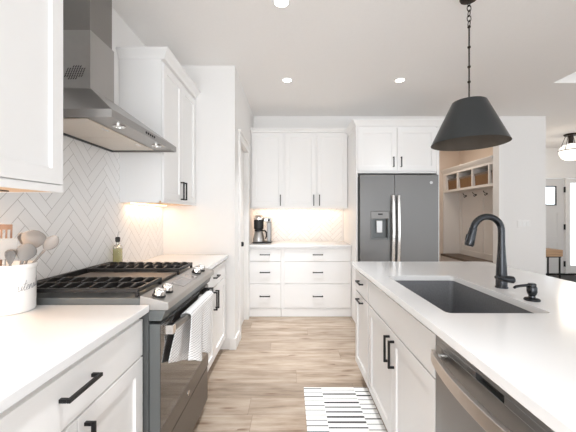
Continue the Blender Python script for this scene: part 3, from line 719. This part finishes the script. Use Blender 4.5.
# ------------------------------------------------------------------ utensil crock and its utensils
ux, uy = -1.101, 1.213; zb = .9205
ck = thing('utensil_crock', 'white ceramic crock with grey script lettering, full of kitchen utensils', 'crock', (ux, uy, zb))
m = MB(); m.lathe([(.068, zb), (.073, zb+.004), (.0745, zb+.01), (.075, zb+.167), (.0785, zb+.171), (.080, zb+.182), (.0785, zb+.188), (.073, zb+.188), (.069, zb+.177), (.068, zb+.012), (.001, zb+.011)], (ux, uy, 0), 48)
m.ob('pot', 'ceramic', ck, smooth=True)
# script word "utensils" wrapped round the pot
L = {'u': [[(0, .9), (.1, 1), (.12, .2), (.35, 0), (.6, .3), (.65, 1), (.66, .2), (.85, 0)]],
     't': [[(0, 0.1), (.25, 1.0), (.35, 2.0), (.22, .3), (.4, 0), (.6, .15)], [(-.05, 1.25), (.6, 1.35)]],
     'e': [[(0, .3), (.4, .6), (.42, .95), (.22, 1), (.05, .5), (.2, .05), (.45, .05), (.65, .3)]],
     'n': [[(0, .1), (.1, 1), (.1, 0), (.25, .8), (.45, 1), (.5, .2), (.7, .05)]],
     's': [[(0, .1), (.3, 1.0), (.4, .5), (.3, 0), (.05, .1), (.6, .2)]],
     'i': [[(0, .2), (.12, 1), (.12, .15), (.35, .1)], [(.14, 1.45), (.16, 1.55)]],
     'l': [[(0, .1), (.3, 1.4), (.3, 2.1), (.15, 1.8), (.15, .2), (.4, .1)]]}
adv = {'u': .85, 't': .6, 'e': .62, 'n': .72, 's': .6, 'i': .38, 'l': .42}
sc_ = .019; m = MB(); pen = 0.0
tot = sum(adv[c] for c in 'utensils')*sc_; a_mid = math.radians(-38); rr = .0756
for ch in 'utensils':
    for st in L[ch]:
        pl = []
        for a, b in zip(st, st[1:]):
            for k in range(4): pl.append((a[0]+(b[0]-a[0])*k/4, a[1]+(b[1]-a[1])*k/4))
        pl.append(st[-1])
        w3 = []
        for px, pz in pl:
            s_ = (pen+px+pz*.22)*sc_; an = a_mid+s_/rr
            w3.append((ux+rr*math.cos(an), uy+rr*math.sin(an), zb+.084+pz*sc_+s_*.12))
        m.tube(w3, .0007, 5)
    pen += adv[ch]
m.ob('lettering', 'ink', ck)
# utensils: each leans in the crock
def utensil(name, label, cat, foot, tip, head, matname, hmat=None, shape='spoon', group=None):
    f = Vector(foot); c_ = Vector(tip); d = (c_-f).normalized(); t = c_-d*head[1]*.5
    o = thing(name, label, cat, foot)
    MB().tube([f, f+(t-f)*.5, t], [.005, .005, .0045], 8).ob('handle', hmat or matname, o, smooth=True)
    # head in plane facing the camera side
    view = (Vector((0, 0, 1.3))-t); view = (view-d*view.dot(d)).normalized(); side = d.cross(view)
    m = MB(); hw, hl = head
    if shape in ('spoon', 'ladle'):
        rings = []; n = 9; dep = .35 if shape == 'spoon' else .8
        for i in range(n+1):
            s_ = i/n; wv = max(.05, math.sin(PI*min(1, .06+s_*.9))**.7)*hw
            c = t+d*(s_*hl)-view*(math.sin(PI*s_)*hw*dep)
            rings.append([tuple(c+side*wv*math.cos(a)+view*(abs(wv)*.30*math.sin(a))) for a in [2*PI*k/12 for k in range(12)]])
        m.loft(rings)
        m.ob('bowl', matname, o, smooth=True)
    elif shape == 'turner':
        def q(a, b, c): return tuple(t+side*a+d*b+view*c)
        prof = [(-hw*.5, 0), (hw*.5, 0), (hw, hl*.25), (hw, hl), (-hw, hl), (-hw, hl*.25)]
        m.loft([[q(a, b, -.002) for a, b in prof], [q(a, b, .002) for a, b in prof]]); m.ob('blade', matname, o, bevel=.001)
    elif shape == 'slotted':
        def q(a, b, c): return tuple(t+side*a+d*b+view*c)
        def bx(a0, a1, b0, b1): m.loft([[q(a0, b0, -.002), q(a1, b0, -.002), q(a1, b1, -.002), q(a0, b1, -.002)], [q(a0, b0, .002), q(a1, b0, .002), q(a1, b1, .002), q(a0, b1, .002)]])
        bx(-hw, hw, 0, hl*.22); bx(-hw, hw, hl*.72, hl)
        for k in range(5): bx(-hw+k*hw*.45, -hw+k*hw*.45+hw*.2, hl*.22, hl*.72)
        m.ob('blade', matname, o)
    elif shape == 'claw':
        for k in range(9):
            a = (k/8-.5)*2.6; base = t+side*(math.sin(a)*hw*.4); mid = t+side*math.sin(a)*hw+d*hl*.6; end = t+side*math.sin(a)*hw*.9+d*hl*(.8+.2*math.cos(a))+view*.012
            m.tube([t, base+d*hl*.2, mid, end], [.003, .003, .003, .004], 6)
        m.ob('prongs', matname, o, smooth=True)
    return o
zi = zb+.016
utensil('slotted_spatula', 'slotted brown wooden spatula behind the pale flat one in the crock', 'spatula', (ux-.035, uy-.02, zi), (ux-.030, uy-.014, 1.226), (.032, .075), 'spoonwood', shape='slotted')
utensil('spatula', 'pale grey flat spatula leaning at the front of the crock', 'spatula', (ux+.0, uy-.040, zi), (ux+.024, uy-.058, 1.172), (.036, .080), 'lightsil', shape='turner')
utensil('pasta_server', 'taupe pasta server with curved prongs in the crock', 'pasta server', (ux-.02, uy+.03, zi), (ux+.012, uy+.046, 1.200), (.024, .055), 'taupe', shape='claw')
utensil('ladle', 'largest round taupe ladle, standing upright in the crock', 'ladle', (ux-.01, uy+.01, zi), (ux+.074, uy+.012, 1.202), (.041, .076), 'taupe', shape='ladle')
utensil('spoon', 'dark grey spoon in front of the round ladle in the crock', 'spoon', (ux-.02, uy-.015, zi), (ux+.080, uy-.028, 1.156), (.032, .072), 'greysil', shape='spoon')
utensil('spoon', 'taupe serving spoon leaning over the crock rim toward the range', 'spoon', (ux-.045, uy-.035, zi), (ux+.104, uy+.064, 1.184), (.025, .068), 'taupe', shape='spoon')
utensil('whisk', 'grey whisk low between the flat spatula and the spoons in the crock', 'whisk', (ux+.02, uy-.035, zi), (ux+.038, uy-.050, 1.140), (.014, .060), 'greysil', shape='claw')

# oil bottle
bx_, by_ = -1.188, 2.11
ob_ = thing('oil_bottle', 'square glass bottle of yellow oil with pourer behind the range', 'bottle', (bx_, by_, .9205))
def sq(h, z): return rrect(bx_-h, by_-h, bx_+h, by_+h, min(.008, h*.9), z, 3)
MB().loft([sq(.022, .9205), sq(.0235, .924), sq(.0235, 1.080), sq(.019, 1.092), sq(.0095, 1.097), sq(.0085, 1.112), sq(.0065, 1.1125), sq(.0065, 1.094), sq(.019, 1.084), sq(.0205, .930)]).ob('glass', 'glass', ob_, smooth=True)
MB().loft([sq(.0200, .9305), sq(.0202, 1.066)]).ob('oil', simple('yellow_oil', (.72, .68, .36), .2, var=.05), ob_)
MB().lathe([(.009, 1.113), (.015, 1.117), (.016, 1.142), (.012, 1.148), (.005, 1.150)], (bx_, by_, 0), 16).ob('stopper', 'blacksoft', ob_, smooth=True)
MB().tube([(bx_, by_, 1.150), (bx_+.002, by_, 1.168), (bx_+.010, by_, 1.188)], [.004, .0035, .003], 8).ob('spout', 'steel', ob_, smooth=True)

# ------------------------------------------------------------------ pendant
px, py = 1.188, 2.03
pd = thing('pendant_light', 'dark metal cone pendant light hanging on a chain over the island', 'pendant light', (px, py, H))
MB().lathe([(.001, H-.001), (.055, H-.001), (.057, H-.006), (.052, H-.016), (.02, H-.020), (.001, H-.020)], (px, py, 0), 28).ob('canopy', 'bronze', pd, smooth=True)
zsT, zsB = 2.052, 1.772
m = MB(); m.lathe([(.001, zsT+.001), (.095, zsT), (.103, zsT-.004), (.230, zsB+.004), (.232, zsB)], (px, py, 0), 56, cap=False)
o = m.ob('shade', 'shade', pd, smooth=True)
m = MB(); m.lathe([(.232, zsB), (.228, zsB+.003), (.100, zsT-.008), (.001, zsT-.006)], (px, py, 0), 56, cap=False); m.ob('shade_lining', 'shadein', pd, smooth=True)
MB().lathe([(.001, zsT-.007), (.02, zsT-.008), (.02, zsT-.06), (.001, zsT-.061)], (px, py, 0), 16).ob('lamp_socket', 'bronze', pd, smooth=True)
MB().lathe([(.001, zsT-.061), (.014, zsT-.063), (.03, zsT-.10), (.024, zsT-.125), (.001, zsT-.135)], (px, py, 0), 16).ob('bulb', 'ceramic', pd, smooth=True)
m = MB(); z = H-.022
for k in range(5):
    m.torus((px, py, z-.018), .013, .0028, 'y' if k % 2 else 'x', 14, 6, (1, 1.55) if k % 2 else (1, 1.55)); z -= .034
m.ob('chain', 'bronze', pd, smooth=True)
m = MB(); zz = [z, z-.13, z-.27, z-.40]
m.tube([(px, py, z), (px, py, zsT+.02)], .0048, 8); 
for q in (z-.005, z-.14, z-.27, z-.37): m.lathe([(.0048, q-.009), (.010, q-.004), (.010, q+.004), (.0048, q+.009)], (px, py, 0), 12)
m.lathe([(.018, zsT+.0015), (.012, zsT+.012), (.006, zsT+.026)], (px, py, 0), 16)
m.ob('rod', 'bronze', pd, smooth=True)

# recessed lights
def can(x, y, label, power=3):
    o = thing('recessed_light', label, 'ceiling light', (x, y, H), None)
    MB().lathe([(.056, H-.0005), (.058, H-.006), (.048, H-.006), (.046, H-.001)], (x, y, 0), 28).ob('trim_ring', 'ceramic', o, smooth=True)
    MB().lathe([(.0455, H-.0005), (.0455, H-.003)], (x, y, 0), 28).ob('lens', 'lampglow', o)
    area('recessed_lamp', (x, y, H-.012), .09, power, (0, 0, 0), (.96, .98, 1), spread=1.05)
can(-.03, 3.275, 'round recessed ceiling light in front of the coffee station', 5)
can(1.175, 3.275, 'round recessed ceiling light in front of the refrigerator', 1)
can(-.058, 2.075, 'round recessed ceiling light nearest above the aisle, between range and island')

can(2.20, 1.30, 'added unseen fill light, recessed in the ceiling beyond the seating side of the island')  # this and the next two cans are added out of view for fill
can(-.058, .60, 'added unseen recessed fill light above the camera end of the aisle')
can(1.175, -.60, 'added unseen recessed fill light above the camera end of the island')

# entry ceiling light
lx, ly = 5.01, 5.46
el = thing('ceiling_light', 'semi-flush entry ceiling light with white glass globe and dark rods', 'ceiling light', (lx, ly, H))
MB().lathe([(.001, H-.001), (.095, H-.001), (.10, H-.012), (.09, H-.03), (.001, H-.03)], (lx, ly, 0), 28).ob('canopy', 'bronze', el, smooth=True)
MB().lathe([(.001, 2.275), (.07, 2.285), (.13, 2.32), (.162, 2.385), (.168, 2.45)], (lx, ly, 0), 36, cap=True).ob('globe', 'globe', el, smooth=True)
MB().lathe([(.168, 2.456), (.155, 2.50), (.11, 2.55), (.05, 2.57)], (lx, ly, 0), 36, cap=True).ob('glass_top', 'globe', el, smooth=True)
MB().torus((lx, ly, 2.452), .171, .007, 'z', 40, 6).ob('ring', 'bronze', el, smooth=True)
m = MB()
for k in range(4):
    a = k*PI/2+.4; m.tube([(lx+.08*math.cos(a), ly+.08*math.sin(a), H-.031), (lx+.172*math.cos(a), ly+.172*math.sin(a), 2.46)], .005, 6)
m.lathe([(.035, H-.031), (.035, 2.575)], (lx, ly, 0), 16)
m.ob('rods', 'bronze', el)
l = bpy.data.lights.new('entry_lamp', 'POINT'); l.energy = 8; l.color = (1, .88, .74); l.shadow_soft_size = .15
o = bpy.data.objects.new('entry_lamp', l); o.location = (lx, ly, 2.15); C.objects.link(o)

# under-cabinet strips
def strip(x0, y0, x1, y1, z, label, power, size, sy, rot=(0, 0, 0)):
    o = tag(MB().box(x0, y0, z-.006, x1, y1, z).ob('light_bar', 'warmglow'), label, 'light')
    area('under_cabinet_lamp', ((x0+x1)/2, (y0+y1)/2, z-.012), size, power, rot, (1, .70, .47), sy)
strip(-1.19, .55, -1.17, 1.17, ZU0+.0005, 'slim warm light bar under the wall cabinet above the utensil crock', 1.6, .03, .6)
strip(-1.19, 2.28, -1.17, 2.90, ZU0+.0005, 'slim warm light bar under the wall cabinet at the pantry wall', .7, .03, .6)
strip(-.48, 4.36, .70, 4.38, ZU0+.011, 'slim warm light bar under the wall cabinets over the coffee maker', 1.0, 1.15, .03)

# rug
tag(MB().box(.103, .95, .001, .578, 2.295, .009).ob('rug', 'rug', bevel=.003), 'white runner rug with staggered black dashes in front of the sink cabinet', 'rug')

# ------------------------------------------------------------------ mudroom locker
XC, XW = 3.07, 3.404; LY0, LY1 = YB+.125, 6.136
lk = thing('mudroom_locker', 'built-in mudroom locker with cubbies, coat hooks and dark wood bench', 'locker', (XC, 5.3, 0))
m = MB(); m.box(XC, LY0, 1.745, XW, LY1, 1.785); m.box(XC-.004, LY0, 2.075, XW, LY1, 2.11)
for y in (LY0, 4.715, 5.15, 5.605, 6.02): m.box(XC, y, 1.785, XW, y+(.03 if y != 6.02 else .116), 2.075)
m.ob('cubby_shelf', 'locker', lk)
m = MB(); m.prism([(XC-.004, 2.11), (XC-.03, 2.15), (XC-.045, 2.18), (XC-.045, 2.195), (XW, 2.195), (XW, 2.11)], LY0, LY1, 'y'); m.ob('crown_molding', 'locker', lk)
m = MB(); m.box(XW-.010, LY0, .53, XW, LY1, 1.745)
m.box(XW-.022, LY0, 1.60, XW-.010, LY1, 1.745); m.box(XW-.022, LY0, .53, XW-.010, LY1, .63)
for y in (LY0, 5.36, 6.036): m.box(XW-.022, y, .63, XW-.010, y+.10, 1.60)
m.ob('back_panel', 'locker', lk)
m = MB(); m.box(XC-.05, LY0, .49, XW, LY1, .53); m.ob('bench_seat', 'darkwood', lk, bevel=.003)
m = MB(); m.box(XC-.02, LY0, .001, XC, LY1, .489); m.box(XC, LY0, .001, XW, LY0+.02, .489); m.box(XC, LY1-.02, .001, XW, LY1, .489); m.ob('bench_base', 'locker', lk)
MB().box(XC+.0005, LY1-.02, .531, XW-.023, LY1, 1.744).ob('end_panel', 'locker', lk)
for y in (4.94, 5.25, 5.56, 5.87):
    m = MB(); x = XW-.0225; z = 1.665
    m.lathe([(.018, x), (.018, x-.005), (.010, x-.008)], (0, y, z), 12, 'x')
    m.tube([(x-.005, y, z+.005), (x-.05, y, z+.02), (x-.065, y, z+.05)], [.007, .006, .008], 8); m.tube([(x-.005, y, z-.005), (x-.035, y, z-.03), (x-.045, y, z-.005)], [.007, .006, .008], 8)
    m.ob('coat_hook', 'black', lk, smooth=True)
spots = [(4.745+.012, 5.150-.012, 'nearest to the white pier'), (5.18+.012, 5.605-.012, 'second from the white pier'), (5.635+.012, 6.02-.012, 'at the far end of the locker')]
spots.insert(0, (LY0+.034, 4.711, 'half hidden behind the white pier'))
words_ = {0: 'wicker basket with dark liner in the narrow cubby, half hidden behind the white pier', 1: 'wicker basket in the cubby next to the half-hidden one', 2: 'wicker basket in the cubby between the two others, third from the pier', 3: 'wicker basket in the far-end cubby, nearest the refrigerator in the photo'}
for i, (a, b, _) in enumerate(spots):
    t = thing('wicker_basket', words_[i], 'basket', ((XC+XW)/2, (a+b)/2, 1.786), 'wicker baskets in the mudroom cubbies')
    x0, x1 = XC+.03, XW-.02; z0, z1 = 1.786, 1.985; k = .012; e = min(.012, (b-a)/5)
    def rr4(d, z): return [(x0+d, a+d, z), (x1-d, a+d, z), (x1-d, b-d, z), (x0+d, b-d, z)]
    MB().loft([rr4(.008, z0), rr4(0, z1), rr4(.010, z1), rr4(.016, z0+.01)]).ob('body', 'wicker', t)
    MB().loft([rr4(-.003, z1-.03), rr4(-.003, z1+.002), rr4(.012, z1+.002), rr4(.012, z1-.03), rr4(-.003, z1-.03)], cap=False).ob('rim', 'darkwood', t)

# entry console table
tx0, tx1, ty0, ty1 = 4.3, 5.12, 5.74, 6.05
ct = thing('console_table', 'wood-topped console table with thin black metal legs by the entry door', 'table', ((tx0+tx1)/2, (ty0+ty1)/2, 0))
MB().box(tx0, ty0, .52, tx1, ty1, .645).ob('tabletop', 'benchwood', ct, bevel=.003)
MB().box(tx0+.02, ty0+.01, .50, tx1-.02, ty1-.01, .519).ob('frame', 'black', ct)
for x in (tx0+.03, tx1-.05):
    for y in (ty0+.015, ty1-.035): MB().box(x, y, .001, x+.02, y+.02, .4995).ob('leg', 'black', ct)

tag(MB().box(5.16, 5.3, .001, 6.9, 6.55, .008).ob('door_mat', 'mat'), 'dark entry mat in front of the entry door', 'mat')

# switch plate on the pier
sw = thing('light_switch', 'white triple rocker switch plate on the white pier behind the faucet', 'light switch', (3.42, YB, 1.17))
MB().box(3.325, YB-.006, 1.115, 3.515, YB-.0003, 1.225).ob('plate', 'trim', sw, bevel=.0015)
for k in range(3): MB().box(3.348+k*.055, YB-.010, 1.135, 3.348+k*.055+.034, YB-.0061, 1.205).ob('rocker', 'ceramic', sw, bevel=.001)
